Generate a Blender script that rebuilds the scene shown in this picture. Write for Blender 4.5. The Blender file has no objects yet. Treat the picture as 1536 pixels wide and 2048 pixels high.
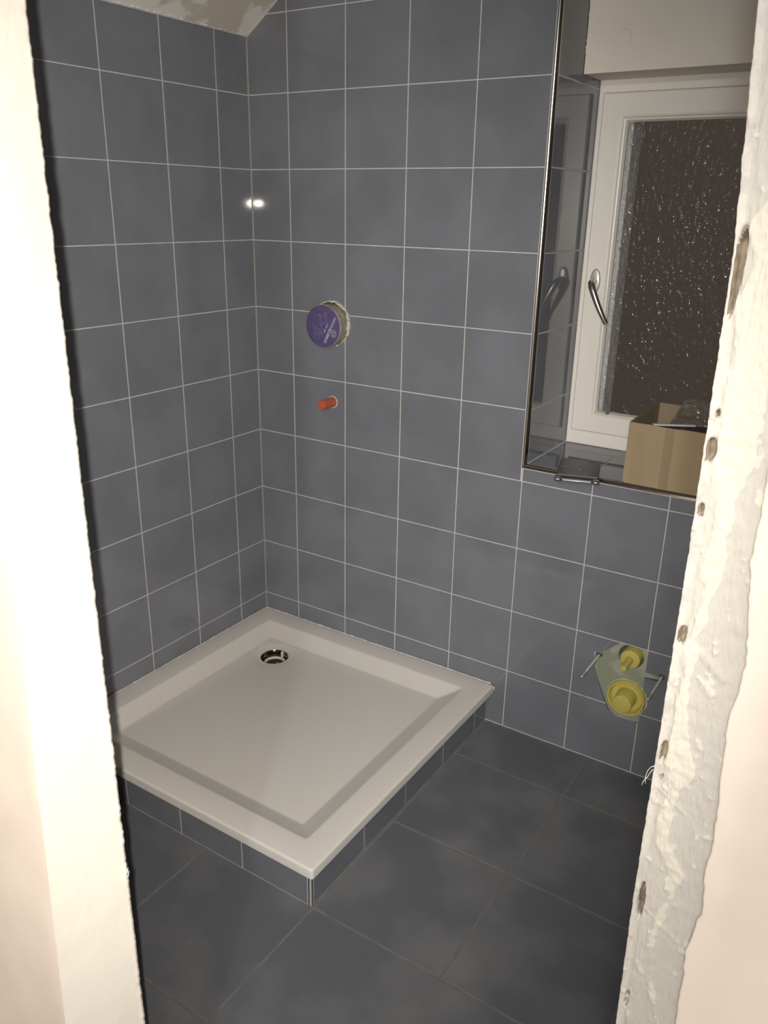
import bpy, bmesh, math, random
from mathutils import Vector, Matrix, noise, geometry

random.seed(7)
SC = bpy.context.scene
COL = SC.collection
PI = math.pi

# ------------------------------------------------------------------ camera
CAM = Vector((1.7964, -2.0269, 1.5061))
RIGHT = Vector((0.83831464, 0.54491719, 0.01714115))
DOWN = Vector((0.20351218, -0.2836107, -0.93709539))
FWD = Vector((-0.50577797, 0.78906922, -0.34865228))
cam_data = bpy.data.cameras.new('camera')
cam_data.sensor_fit = 'VERTICAL'
cam_data.sensor_height = 36.0
cam_data.lens = 1646.9 / 2048 * 36.0
cam_data.clip_start = 0.02
cam = bpy.data.objects.new('camera', cam_data)
m = Matrix.Identity(4)
for i in range(3):
    m[i][0] = RIGHT[i]; m[i][1] = -DOWN[i]; m[i][2] = -FWD[i]; m[i][3] = CAM[i]
cam.matrix_world = m
COL.objects.link(cam)
SC.camera = cam

# ------------------------------------------------------------------ world (night outside) and exposure
world = bpy.data.worlds.new('night')
SC.world = world
world.use_nodes = True
world.node_tree.nodes['Background'].inputs[0].default_value = (0.056, 0.045, 0.037, 1)
world.node_tree.nodes['Background'].inputs[1].default_value = 1.0
SC.view_settings.view_transform = 'Standard'
SC.view_settings.look = 'None'
SC.view_settings.gamma = 1
SC.view_settings.use_curve_mapping = False
SC.view_settings.exposure = 0.0

# ------------------------------------------------------------------ lights
# the phone's flash, two centimetres left of its lens
fl = bpy.data.lights.new('phone_flash', 'SPOT')
fl.energy = 180.0
fl.color = (1.0, 0.93, 0.83)
fl.spot_size = math.radians(96)
fl.spot_blend = 1.0
fl.shadow_soft_size = 0.005
fl.use_nodes = True
nt = fl.node_tree
fo = nt.nodes.new('ShaderNodeLightFalloff')
fo.inputs['Strength'].default_value = 1.0
fo.inputs['Smooth'].default_value = 1.0
nt.links.new(fo.outputs['Quadratic'], nt.nodes['Emission'].inputs['Strength'])
flo = bpy.data.objects.new('phone_flash', fl)
flo.location = CAM - RIGHT * 0.017
aim = (FWD - RIGHT * 0.24 - DOWN * 0.07).normalized()
flo.rotation_euler = aim.to_track_quat('-Z', 'Y').to_euler()
COL.objects.link(flo)
# the bare bulb hanging in the hall
bl = bpy.data.lights.new('hall_bulb', 'POINT')
bl.energy = 44.0
bl.color = (0.90, 0.95, 1.0)
bl.shadow_soft_size = 0.035
blo = bpy.data.objects.new('hall_bulb', bl)
blo.location = (2.067, -3.2, 2.15)
COL.objects.link(blo)
# broad soft fill light added above the hall, no real fixture there
al = bpy.data.lights.new('hall_fill_light', 'AREA')
al.shape = 'RECTANGLE'; al.size = 1.2; al.size_y = 0.6
al.energy = 15.0
al.color = (1.0, 0.96, 0.92)
alo = bpy.data.objects.new('hall_fill_light', al)
alo.location = (2.0, -2.75, 2.37)
COL.objects.link(alo)

# ------------------------------------------------------------------ materials
def mat(name, col, rough=0.5, metal=0.0, spec=0.5, var=0.0, scale=8.0, bump=0.0, bscale=40.0, col2=None, lo=0.4, hi=0.6, stretch=(1, 1, 1), coat=0.0, bdist=0.002):
    """Principled material; col2 mixes in by a noise mask, var dims and lifts the colour, bump adds fine relief"""
    M = bpy.data.materials.new(name)
    M.use_nodes = True
    t = M.node_tree
    b = t.nodes['Principled BSDF']
    b.inputs['Base Color'].default_value = (*col, 1)
    b.inputs['Roughness'].default_value = rough
    b.inputs['Metallic'].default_value = metal
    b.inputs['Specular IOR Level'].default_value = spec
    b.inputs['Coat Weight'].default_value = coat
    b.inputs['Coat Roughness'].default_value = 0.05
    tc = t.nodes.new('ShaderNodeNewGeometry')
    mp = t.nodes.new('ShaderNodeMapping')
    mp.inputs['Scale'].default_value = stretch
    t.links.new(tc.outputs['Position'], mp.inputs['Vector'])
    if col2 is not None or var:
        n = t.nodes.new('ShaderNodeTexNoise')
        n.inputs['Scale'].default_value = scale
        n.inputs['Detail'].default_value = 6
        t.links.new(mp.outputs['Vector'], n.inputs['Vector'])
        r = t.nodes.new('ShaderNodeMapRange')
        r.inputs['From Min'].default_value = lo
        r.inputs['From Max'].default_value = hi
        t.links.new(n.outputs['Fac'], r.inputs['Value'])
        mx = t.nodes.new('ShaderNodeMix')
        mx.data_type = 'RGBA'
        c2 = col2 if col2 is not None else tuple(min(1, c * (1 + var)) for c in col)
        c1 = col if col2 is not None else tuple(c * (1 - var) for c in col)
        mx.inputs['A'].default_value = (*c1, 1)
        mx.inputs['B'].default_value = (*c2, 1)
        t.links.new(r.outputs['Result'], mx.inputs['Factor'])
        t.links.new(mx.outputs['Result'], b.inputs['Base Color'])
    if bump:
        n2 = t.nodes.new('ShaderNodeTexNoise')
        n2.inputs['Scale'].default_value = bscale
        n2.inputs['Detail'].default_value = 4
        t.links.new(mp.outputs['Vector'], n2.inputs['Vector'])
        bp = t.nodes.new('ShaderNodeBump')
        bp.inputs['Strength'].default_value = bump
        bp.inputs['Distance'].default_value = bdist
        t.links.new(n2.outputs['Fac'], bp.inputs['Height'])
        t.links.new(bp.outputs['Normal'], b.inputs['Normal'])
    return M

M = {}
M['tile'] = mat('blue_glaze', (0.186, 0.196, 0.224), 0.035, spec=0.40, var=0.07, scale=5, bump=0.02, bscale=14)
M['floor_tile'] = mat('slate_tile', (0.125, 0.132, 0.150), 0.52, spec=0.3, scale=4.5, col2=(0.190, 0.190, 0.195), lo=0.44, hi=0.68, bump=0.15, bscale=60)
M['grout'] = mat('light_grout', (0.53, 0.53, 0.515), 0.8, var=0.06, scale=30)
M['floor_grout'] = mat('dark_grout', (0.165, 0.163, 0.158), 0.85, var=0.1, scale=30)
M['green_board'] = mat('green_plasterboard', (0.27, 0.31, 0.22), 0.8, scale=14, col2=(0.42, 0.40, 0.33), lo=0.52, hi=0.62)
M['dark'] = mat('dark_cavity', (0.03, 0.028, 0.025), 0.9)
M['acrylic'] = mat('white_acrylic', (0.74, 0.71, 0.67), 0.28, spec=0.45)
M['sealant'] = mat('smeared_grout', (0.55, 0.54, 0.51), 0.7, var=0.1, scale=60)
M['steel'] = mat('polished_steel', (0.62, 0.58, 0.53), 0.16, metal=1.0)
M['zinc'] = mat('zinc_plated', (0.93, 0.93, 0.92), 0.36, metal=0.25)
M['drain_steel'] = mat('dull_drain_steel', (0.20, 0.19, 0.175), 0.16, metal=1.0)
M['chrome'] = mat('chrome', (0.68, 0.66, 0.62), 0.10, metal=1.0)
M['brushed'] = mat('satin_aluminium', (0.60, 0.57, 0.53), 0.30, metal=1.0)
M['satin_grey'] = mat('satin_grey_cap', (0.62, 0.60, 0.57), 0.35, metal=0.4)
M['upvc'] = mat('white_upvc', (0.84, 0.81, 0.76), 0.30, spec=0.4)
M['gasket'] = mat('black_gasket', (0.03, 0.03, 0.03), 0.6)
M['mould'] = mat('grimy_bead', (0.62, 0.59, 0.53), 0.5, scale=60, col2=(0.16, 0.14, 0.10), lo=0.55, hi=0.70)
M['box_white'] = mat('white_plasterboard', (0.80, 0.75, 0.67), 0.75, var=0.04, scale=3)
M['ceiling'] = mat('filled_plasterboard', (0.56, 0.52, 0.45), 0.85, scale=5.0, col2=(0.76, 0.74, 0.70), lo=0.50, hi=0.54)
M['ceiling_white'] = mat('white_ceiling_paint', (0.75, 0.73, 0.70), 0.85)
M['hall_paint'] = mat('warm_white_paint', (0.66, 0.582, 0.508), 0.8, var=0.04, scale=6, bump=0.15, bscale=90)
M['reveal'] = mat('fresh_plaster', (0.88, 0.84, 0.76), 0.75, scale=7, col2=(0.86, 0.815, 0.735), lo=0.40, hi=0.6, bump=0.2, bscale=80)
M['strip'] = mat('grey_plaster', (0.44, 0.422, 0.38), 0.85, scale=17, col2=(0.54, 0.515, 0.445), lo=0.53, hi=0.57, stretch=(2.2, 1, 0.55), bump=0.6, bscale=220)
t = M['strip'].node_tree                          # where filler was laid (stored per vertex) it is cream
at = t.nodes.new('ShaderNodeAttribute'); at.attribute_name = 'filler'
ns = t.nodes.new('ShaderNodeTexNoise'); ns.inputs['Scale'].default_value = 420; ns.inputs['Detail'].default_value = 5
gp = t.nodes.new('ShaderNodeNewGeometry')
t.links.new(gp.outputs['Position'], ns.inputs['Vector'])
ma = t.nodes.new('ShaderNodeMath'); ma.operation = 'MULTIPLY_ADD'; ma.inputs[1].default_value = 0.55
t.links.new(ns.outputs['Fac'], ma.inputs[0]); t.links.new(at.outputs['Fac'], ma.inputs[2])
rg = t.nodes.new('ShaderNodeMapRange'); rg.inputs['From Min'].default_value = 0.72; rg.inputs['From Max'].default_value = 0.84
t.links.new(ma.outputs[0], rg.inputs['Value'])
mxn = [n for n in t.nodes if n.type == 'MIX'][0]
for l_ in list(mxn.inputs['Factor'].links):
    t.links.remove(l_)
t.links.new(rg.outputs['Result'], mxn.inputs['Factor'])
M['bead'] = mat('corner_bead_white', (0.49, 0.465, 0.42), 0.7, scale=60, col2=(0.41, 0.395, 0.36), lo=0.5, hi=0.6, bump=0.3, bscale=300)
M['cavity'] = mat('brown_cavity', (0.20, 0.16, 0.115), 0.9, var=0.25, scale=200)
M['hall_floor'] = mat('hall_screed', (0.35, 0.32, 0.28), 0.8, var=0.1)
M['cardboard'] = mat('brown_cardboard', (0.37, 0.285, 0.18), 0.8, spec=0.2, var=0.06, scale=14, stretch=(1, 1, 0.08), bump=0.1, bscale=60)
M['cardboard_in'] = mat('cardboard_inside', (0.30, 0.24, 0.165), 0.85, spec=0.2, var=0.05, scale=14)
M['tape'] = mat('clear_tape', (0.33, 0.26, 0.165), 0.12, spec=0.6)
M['black_plastic'] = mat('smoky_plastic', (0.045, 0.040, 0.052), 0.36, spec=0.5)
M['purple'] = mat('violet_cover', (0.105, 0.085, 0.205), 0.45, spec=0.3, var=0.05, scale=60)
M['purple_ink'] = mat('pale_violet_print', (0.26, 0.235, 0.36), 0.5)
M['white_ink'] = mat('white_print', (0.62, 0.60, 0.66), 0.5)
M['collar'] = mat('dusty_collar', (0.27, 0.245, 0.19), 0.6, scale=40, col2=(0.40, 0.37, 0.30), lo=0.45, hi=0.6)
M['plaster'] = mat('crumbly_plaster', (0.58, 0.55, 0.48), 0.9, scale=90, col2=(0.33, 0.31, 0.26), lo=0.52, hi=0.62, bump=0.5, bscale=300)
M['orange'] = mat('red_plastic', (0.48, 0.115, 0.062), 0.45, var=0.15, scale=120)
M['yellow'] = mat('yellow_plastic', (0.58, 0.50, 0.135), 0.45, spec=0.35)
M['fibre'] = mat('white_fibre', (0.62, 0.60, 0.56), 0.8)
M['render'] = mat('white_outside_rail', (0.93, 0.96, 1.0), 0.12, metal=0.0, spec=1.0, bump=1.0, bscale=110, bdist=0.012, coat=1.0)

# hammered glass: partly clear, partly rippled, with a bumpy sheen
G = bpy.data.materials.new('hammered_glass'); G.use_nodes = True
t = G.node_tree
for n in list(t.nodes):
    t.nodes.remove(n)
out = t.nodes.new('ShaderNodeOutputMaterial')
geo = t.nodes.new('ShaderNodeNewGeometry')
mp = t.nodes.new('ShaderNodeMapping'); mp.inputs['Scale'].default_value = (1.3, 1.0, 0.75)
t.links.new(geo.outputs['Position'], mp.inputs['Vector'])
vo = t.nodes.new('ShaderNodeTexVoronoi'); vo.feature = 'SMOOTH_F1'
vo.inputs['Scale'].default_value = 75
t.links.new(mp.outputs['Vector'], vo.inputs['Vector'])
no = t.nodes.new('ShaderNodeTexNoise'); no.inputs['Scale'].default_value = 45; no.inputs['Detail'].default_value = 3
t.links.new(mp.outputs['Vector'], no.inputs['Vector'])
ad = t.nodes.new('ShaderNodeMath'); ad.operation = 'ADD'
t.links.new(vo.outputs['Distance'], ad.inputs[0]); t.links.new(no.outputs['Fac'], ad.inputs[1])
bu = t.nodes.new('ShaderNodeBump'); bu.inputs['Strength'].default_value = 1.0; bu.inputs['Distance'].default_value = 0.0060
t.links.new(ad.outputs[0], bu.inputs['Height'])
tr = t.nodes.new('ShaderNodeBsdfTransparent'); tr.inputs['Color'].default_value = (0.93, 0.92, 0.90, 1)
rf = t.nodes.new('ShaderNodeBsdfRefraction'); rf.inputs['Roughness'].default_value = 0.08; rf.inputs['IOR'].default_value = 1.2
t.links.new(bu.outputs['Normal'], rf.inputs['Normal'])
mx = t.nodes.new('ShaderNodeMixShader'); mx.inputs['Fac'].default_value = 0.25
t.links.new(tr.outputs[0], mx.inputs[1]); t.links.new(rf.outputs[0], mx.inputs[2])
gl = t.nodes.new('ShaderNodeBsdfGlossy'); gl.inputs['Roughness'].default_value = 0.06
t.links.new(bu.outputs['Normal'], gl.inputs['Normal'])
m2 = t.nodes.new('ShaderNodeMixShader'); m2.inputs['Fac'].default_value = 0.014
t.links.new(mx.outputs[0], m2.inputs[1]); t.links.new(gl.outputs[0], m2.inputs[2])
t.links.new(m2.outputs[0], out.inputs['Surface'])
M['glass'] = G
# clear crumpled film
F = bpy.data.materials.new('clear_film'); F.use_nodes = True
t = F.node_tree
for n in list(t.nodes):
    t.nodes.remove(n)
out = t.nodes.new('ShaderNodeOutputMaterial')
tr = t.nodes.new('ShaderNodeBsdfTransparent'); tr.inputs['Color'].default_value = (0.86, 0.85, 0.83, 1)
gl = t.nodes.new('ShaderNodeBsdfGlossy'); gl.inputs['Roughness'].default_value = 0.12
df = t.nodes.new('ShaderNodeBsdfDiffuse'); df.inputs['Color'].default_value = (0.6, 0.58, 0.55, 1)
m1 = t.nodes.new('ShaderNodeMixShader'); m1.inputs['Fac'].default_value = 0.12
m2 = t.nodes.new('ShaderNodeMixShader'); m2.inputs['Fac'].default_value = 0.10
t.links.new(tr.outputs[0], m1.inputs[1]); t.links.new(df.outputs[0], m1.inputs[2])
t.links.new(m1.outputs[0], m2.inputs[1]); t.links.new(gl.outputs[0], m2.inputs[2])
t.links.new(m2.outputs[0], out.inputs['Surface'])
M['film'] = F

# ------------------------------------------------------------------ mesh helpers
def link(name, mesh, material=None, parent=None, mw=None, smooth=False):
    if material is not None and not mesh.materials:
        mesh.materials.append(material)
    o = bpy.data.objects.new(name, mesh)
    COL.objects.link(o)
    if parent is not None:
        o.parent = parent
    if mw is not None:
        o.matrix_local = mw
    if smooth:
        for p in mesh.polygons:
            p.use_smooth = True
    return o

def obj(name, bm, material, parent=None, mw=None, smooth=False, autosmooth=None):
    bmesh.ops.recalc_face_normals(bm, faces=bm.faces)
    me = bpy.data.meshes.new(name)
    bm.to_mesh(me); bm.free()
    o = link(name, me, material, parent, mw, smooth or autosmooth is not None)
    if autosmooth is not None:
        me.set_sharp_from_angle(angle=math.radians(autosmooth))
    return o

def raw(name, verts, faces, material, parent=None, mw=None, smooth=False):
    me = bpy.data.meshes.new(name)
    me.from_pydata(verts, [], faces)
    me.update()
    return link(name, me, material, parent, mw, smooth)

def thing(name, label, cat, loc, group=None):
    o = bpy.data.objects.new(name, None)
    o.empty_display_size = 0.05
    o.location = loc
    COL.objects.link(o)
    return tag(o, label, cat, group)

def tag(o, label, cat, group=None):
    o['label'] = label; o['category'] = cat
    if group:
        o['group'] = group
    return o

def struct(o, label=None, cat=None):
    o['kind'] = 'structure'
    if label:
        o['label'] = label
    if cat:
        o['category'] = cat
    return o

def box(bm, x0, x1, y0, y1, z0, z1, bev=0.0):
    vs = [bm.verts.new(p) for p in ((x0, y0, z0), (x1, y0, z0), (x1, y1, z0), (x0, y1, z0), (x0, y0, z1), (x1, y0, z1), (x1, y1, z1), (x0, y1, z1))]
    fs = [bm.faces.new([vs[i] for i in f]) for f in ((3, 2, 1, 0), (4, 5, 6, 7), (0, 1, 5, 4), (1, 2, 6, 5), (2, 3, 7, 6), (3, 0, 4, 7))]
    if bev:
        es = {e for f in fs for e in f.edges}
        bmesh.ops.bevel(bm, geom=list(es), offset=bev, segments=2, affect='EDGES', profile=0.5)

def bx(*a, bev=0.0):
    bm = bmesh.new(); box(bm, *a, bev=bev); return bm

def lathe(prof, n=48, cap0=False, cap1=False):
    """prof: (radius, height) along local z"""
    bm = bmesh.new()
    rings = []
    for r, z in prof:
        rings.append([bm.verts.new((r * math.cos(2 * PI * k / n), r * math.sin(2 * PI * k / n), z)) for k in range(n)])
    for a, b in zip(rings, rings[1:]):
        for k in range(n):
            bm.faces.new((a[k], a[(k + 1) % n], b[(k + 1) % n], b[k]))
    if cap0:
        bm.faces.new(rings[0][::-1])
    if cap1:
        bm.faces.new(rings[-1])
    return bm

def tube(pts, rad, n=12, cap=True):
    bm = bmesh.new()
    pts = [Vector(p) for p in pts]
    rads = rad if isinstance(rad, (list, tuple)) else [rad] * len(pts)
    rings = []
    up = Vector((0.123, 0.31, 0.94)).normalized()
    for i, p in enumerate(pts):
        d = (pts[min(i + 1, len(pts) - 1)] - pts[max(i - 1, 0)]).normalized()
        a = d.cross(up).normalized(); b = d.cross(a)
        rings.append([bm.verts.new(p + (a * math.cos(2 * PI * k / n) + b * math.sin(2 * PI * k / n)) * rads[i]) for k in range(n)])
    for a, b in zip(rings, rings[1:]):
        for k in range(n):
            bm.faces.new((a[k], a[(k + 1) % n], b[(k + 1) % n], b[k]))
    if cap:
        bm.faces.new(rings[0][::-1]); bm.faces.new(rings[-1])
    return bm

def prism(bm, poly, origin, U, V, N, n0, n1):
    """polygon (u, v) extruded along N from n0 to n1"""
    a = [bm.verts.new(origin + U * u + V * v + N * n0) for u, v in poly]
    b = [bm.verts.new(origin + U * u + V * v + N * n1) for u, v in poly]
    bm.faces.new(a[::-1]); bm.faces.new(b)
    k = len(poly)
    for i in range(k):
        bm.faces.new((a[i], a[(i + 1) % k], b[(i + 1) % k], b[i]))

def frame_mat(origin, U, V, N):
    mm = Matrix.Identity(4)
    for i in range(3):
        mm[i][0] = U[i]; mm[i][1] = V[i]; mm[i][2] = N[i]; mm[i][3] = origin[i]
    return mm

def clip(poly, a, b, c):
    """keep the part of the polygon with a*u + b*v <= c"""
    res = []
    for i in range(len(poly)):
        p, q = poly[i], poly[(i + 1) % len(poly)]
        dp, dq = a * p[0] + b * p[1] - c, a * q[0] + b * q[1] - c
        if dp <= 0:
            res.append(p)
        if dp * dq < 0:
            s = dp / (dp - dq)
            res.append((p[0] + s * (q[0] - p[0]), p[1] + s * (q[1] - p[1])))
    return res

def tile_mesh(poly, th=0.008, bev=0.0012, material=None):
    cx = sum(p[0] for p in poly) / len(poly); cy = sum(p[1] for p in poly) / len(poly)
    P = [Vector((x, y)) for x, y in poly]
    n = len(P)
    ins = []
    for i in range(n):
        a = (P[i] - P[i - 1]).normalized(); b = (P[(i + 1) % n] - P[i]).normalized()
        na, nb = Vector((-a.y, a.x)), Vector((-b.y, b.x))
        k = (na + nb)
        k = k / max(0.3, k.dot(na))
        ins.append(P[i] + k * bev)
    v = [(p.x, p.y, -th) for p in P] + [(p.x, p.y, -bev) for p in P] + [(p.x, p.y, 0) for p in ins]
    f = [tuple(reversed(range(n))), tuple(range(2 * n, 3 * n))]
    for i in range(n):
        j = (i + 1) % n
        f.append((i, j, n + j, n + i)); f.append((n + i, n + j, 2 * n + j, 2 * n + i))
    me = bpy.data.meshes.new('tile')
    me.from_pydata(v, [], f); me.update()
    me.materials.append(material)
    return me

_full = {}
def place_tile(parent, fm, poly, material, th=0.008, bev=0.0012, tilt=0.0007, name='tile', yaw=0.0, push=0.0):
    """one tile: an object of its own; whole tiles share their mesh"""
    area = sum(poly[i][0] * poly[(i + 1) % len(poly)][1] - poly[(i + 1) % len(poly)][0] * poly[i][1] for i in range(len(poly))) / 2
    if len(poly) < 3 or area < 2e-5:
        return None
    us = [p[0] for p in poly]; vs = [p[1] for p in poly]
    cu, cv = (min(us) + max(us)) / 2, (min(vs) + max(vs)) / 2
    loc = [(u - cu, v - cv) for u, v in poly]
    key = (tuple((round(u, 4), round(v, 4)) for u, v in loc), material.name, th)
    if key not in _full:
        _full[key] = tile_mesh(loc, th, bev, material)
    o = bpy.data.objects.new(name, _full[key])
    COL.objects.link(o)
    o.parent = parent
    rot = Matrix.Rotation(random.uniform(-tilt, tilt), 4, 'X') @ Matrix.Rotation(random.uniform(-tilt, tilt), 4, 'Y')
    o.matrix_local = fm @ Matrix.Translation((cu, cv, push + random.uniform(-0.0002, 0.0002))) @ Matrix.Rotation(yaw, 4, 'Y') @ rot
    return o

def rect(u0, u1, v0, v1):
    return [(u0, v0), (u1, v0), (u1, v1), (u0, v1)]

def carve(objs, cutter_bm):
    """cut a hole through the given objects with one solid; the solid itself does not stay in the scene"""
    c = obj('cutter', cutter_bm, None)
    dg = None
    for o in objs:
        md = o.modifiers.new('cut', 'BOOLEAN'); md.object = c; md.operation = 'DIFFERENCE'; md.solver = 'EXACT'
    bpy.context.view_layer.update()
    dg = bpy.context.evaluated_depsgraph_get()
    for o in objs:
        me = bpy.data.meshes.new_from_object(o.evaluated_get(dg))
        o.modifiers.clear()
        o.data = me
    cm = c.data
    bpy.data.objects.remove(c); bpy.data.meshes.remove(cm)

X, Y, Z = Vector((1, 0, 0)), Vector((0, 1, 0)), Vector((0, 0, 1))
O0 = Vector((0, 0, 0))
GAP = 0.0015                                   # half a joint
ROW = [0.197 + 0.2005 * r for r in range(-1, 12)]; ROW[0] = 0.002
CX = [0.0] + [0.1474 + 0.2 * k for k in range(10)]
LY = [0.0] + [-(0.1312 + 0.2 * k) for k in range(8)]
Y_HALL, Y_ROOM = -1.607, -1.499                 # the two faces of the wall with the doorway
X_REV = 0.955                                   # tiled side of the window recess
X_REV2 = 1.755
SILL = 0.848
SLOPE = lambda x: 1.955 + 0.69 * x              # sloping ceiling
H = 2.40
X_RIGHT = 2.02
WTH = 0.46                                      # thickness of the outside wall

# ------------------------------------------------------------------ walls
def slab_object(name, boxes, material, parent=None):
    bm = bmesh.new()
    for b in boxes:
        box(bm, *b)
    return obj(name, bm, material, parent)

wall_back = struct(slab_object('wall_back', [
    (-0.15, X_REV - 0.009, 0.009, WTH, -0.1, H + 0.1),
    (X_REV - 0.009, X_REV2 + 0.009, 0.009, WTH, -0.1, SILL - 0.009),
    (X_REV2 + 0.009, X_RIGHT + 0.15, 0.009, WTH, -0.1, H + 0.1),
    (X_REV - 0.009, X_REV2 + 0.009, 0.37, WTH, 1.84, H + 0.1)], M['green_board']),
    'tiled wall with the window recess, blue glazed square tiles')
gr_back = slab_object('grout', [
    (0.0, X_REV - 0.011, 0.0012, 0.009, 0.0, H),
    (X_REV - 0.011, X_REV2 + 0.009, 0.0012, 0.009, 0.0, SILL - 0.011),
    (X_REV2 + 0.009, X_RIGHT, 0.0012, 0.009, 0.0, H)], M['grout'], wall_back)
FB = frame_mat(O0, X, Z, -Y)
TX, TZ = X_REV - 0.0132, SILL - 0.0132          # where the wall tiles stop at the edge trim
back_tiles = []
def back_tile(u0, u1, v0, v1):
    p = rect(u0, u1, v0, v1)
    p = clip(p, -0.69, 1, 1.955 - 0.006)        # along the slope
    p = clip(p, 0, 1, H - 0.004)
    if len(p) >= 3:
        o = place_tile(wall_back, FB, p, M['tile'])
        if o:
            back_tiles.append((o, u0, u1, v0, v1))
for r in range(len(ROW) - 1):
    v0, v1 = ROW[r] + GAP, ROW[r + 1] - GAP
    for k in range(len(CX) - 1):
        u0, u1 = CX[k] + (GAP if k else 0.0015), min(CX[k + 1], X_RIGHT) - GAP
        if u0 > X_RIGHT - 0.01:
            continue
        if v1 <= TZ or u1 <= TX:
            back_tile(u0, u1, v0, v1)
        elif u0 < TX:
            back_tile(u0, TX, v0, v1)
        else:
            if v0 < TZ:
                back_tile(u0, u1, v0, TZ)
            if u1 > X_REV2 + 0.0115:
                back_tile(max(u0, X_REV2 + 0.0115), u1, max(v0, TZ + 0.003) if v0 < TZ else v0, v1)

wall_left = struct(slab_object('wall_left', [(-0.15, -0.009, Y_ROOM, 0.009, -0.1, H)], M['green_board']),
                   'tiled wall beside the shower tray, blue glazed square tiles')
slab_object('grout', [(-0.009, -0.0012, Y_ROOM, 0.0, 0.0, 2.0)], M['grout'], wall_left)
FL = frame_mat(O0, Y, Z, X)
for r in range(len(ROW) - 1):
    v0, v1 = ROW[r] + GAP, min(ROW[r + 1] - GAP, 1.951)
    if v1 - v0 < 0.01:
        continue
    for k in range(len(LY) - 1):
        u1, u0 = LY[k] - (GAP if k else 0.0015), max(LY[k + 1] + GAP, Y_ROOM)
        if u1 - u0 > 0.01:
            yw = 0.0032 if (k == 0 and r == 7) else 0.0
            place_tile(wall_left, FL, rect(u0, u1, v0, v1), M['tile'], tilt=0.0007 if not yw else 0.0001, yaw=yw, push=yw * 0.04)

wall_right = struct(slab_object('wall_right', [(X_RIGHT, X_RIGHT + 0.15, Y_ROOM, 0.0, -0.1, H)], M['green_board']))

# window recess: tiled reveal, tiled sill, edge trims
Y_FR = 0.292                                    # face of the window frame
bmr = bmesh.new()
box(bmr, X_REV - 0.009, X_REV - 0.0012, 0.011, 0.33, SILL - 0.002, H)
obj('grout', bmr, M['grout'], wall_back)
FR = frame_mat(Vector((X_REV, 0, 0)), Y, Z, X)
for r in range(4, len(ROW) - 1):
    v0, v1 = max(ROW[r] + GAP, SILL + 0.002), ROW[r + 1] - GAP
    if v1 > H:
        v1 = H - 0.003
    for (u0, u1) in ((0.0135, 0.224 - GAP), (0.224 + 0.0008, Y_FR + 0.02)):
        place_tile(wall_back, FR, rect(u0, u1, v0, v1), M['tile'], tilt=0.0015)
bmr = bmesh.new()
box(bmr, X_REV2 + 0.0012, X_REV2 + 0.009, 0.011, 0.33, SILL - 0.002, H)
obj('grout', bmr, M['grout'], wall_back)
FR2 = frame_mat(Vector((X_REV2, 0, 0)), -Y, Z, -X)
for r in range(4, len(ROW) - 1):
    v0, v1 = max(ROW[r] + GAP, SILL + 0.002), min(ROW[r + 1] - GAP, H - 0.003)
    for (u0, u1) in ((-(0.224 - GAP), -0.0125), (-(Y_FR + 0.02), -(0.224 + 0.0008))):
        place_tile(wall_back, FR2, rect(u0, u1, v0, v1), M['tile'], tilt=0.0015)
bms = bmesh.new()
box(bms, X_REV - 0.001, X_REV2 + 0.001, 0.011, 0.33, SILL - 0.009, SILL - 0.0012)
obj('grout', bms, M['grout'], wall_back)
FS = frame_mat(Vector((0, 0, SILL)), X, Y, Z)
sx = [X_REV, 1.130, 1.330, 1.530, 1.730, X_REV2]
for a, b in zip(sx, sx[1:]):
    for (v0, v1) in ((0.0140, 0.224 - GAP), (0.224 + GAP, Y_FR + 0.02)):
        place_tile(wall_back, FS, rect(a + GAP, b - GAP, v0, v1), M['tile'], tilt=0.0012)

def trim_profile(r=0.0105, n=8):
    """quarter round between the two tiled faces, with a square back"""
    p = [(0.0, 0.0)]
    for k in range(n + 1):
        a = PI / 2 * k / n
        p.append((r * math.sin(a), r * math.cos(a)))
    return p
def trim(name, p0, p1, A, B, parent):
    """A and B point along the two faces the quarter round joins"""
    p0, p1 = Vector(p0), Vector(p1)
    d = (p1 - p0)
    bm = bmesh.new()
    prof = trim_profile()
    prism(bm, prof, p0, A, B, d.normalized(), 0, d.length)
    return obj(name, bm, M['steel'], parent, autosmooth=40)
R = 0.0105
trim('edge_trim', (X_REV - R, R, SILL - R), (X_REV - R, R, H), X, -Y, wall_back)
trim('edge_trim', (X_REV2 + R, R, SILL - R), (X_REV2 + R, R, H), -X, -Y, wall_back)
trim('edge_trim', (X_REV - R, R, SILL - R), (X_REV2 + R, R, SILL - R), Z, -Y, wall_back)

# ------------------------------------------------------------------ ceiling
xk = (H - 1.955) / 0.69
bm = bmesh.new()
pr = [(-0.15, SLOPE(-0.15)), (xk, H), (X_RIGHT + 0.15, H), (X_RIGHT + 0.15, H + 0.15), (-0.15, H + 0.15)]
prism(bm, pr, Vector((0, Y_ROOM, 0)), X, Z, Y, 0, -Y_ROOM + 0.0)
ceiling = struct(obj('ceiling', bm, M['ceiling']), 'sloping attic ceiling with patches of filler above the shower corner')
# crumbs of filler along its lower edge
bm = bmesh.new()
for i in range(40):
    yy = -0.02 - i * 0.018 + random.uniform(-0.006, 0.006)
    s = random.uniform(0.002, 0.005)
    bmesh.ops.create_icosphere(bm, subdivisions=1, radius=s, matrix=Matrix.Translation((0.004, yy, SLOPE(0.0) - 0.001)) @ Matrix.Diagonal((1, 2.4, 0.7, 1)))
c = obj('filler_edge', bm, M['ceiling'], ceiling); c['kind'] = 'stuff'

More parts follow.
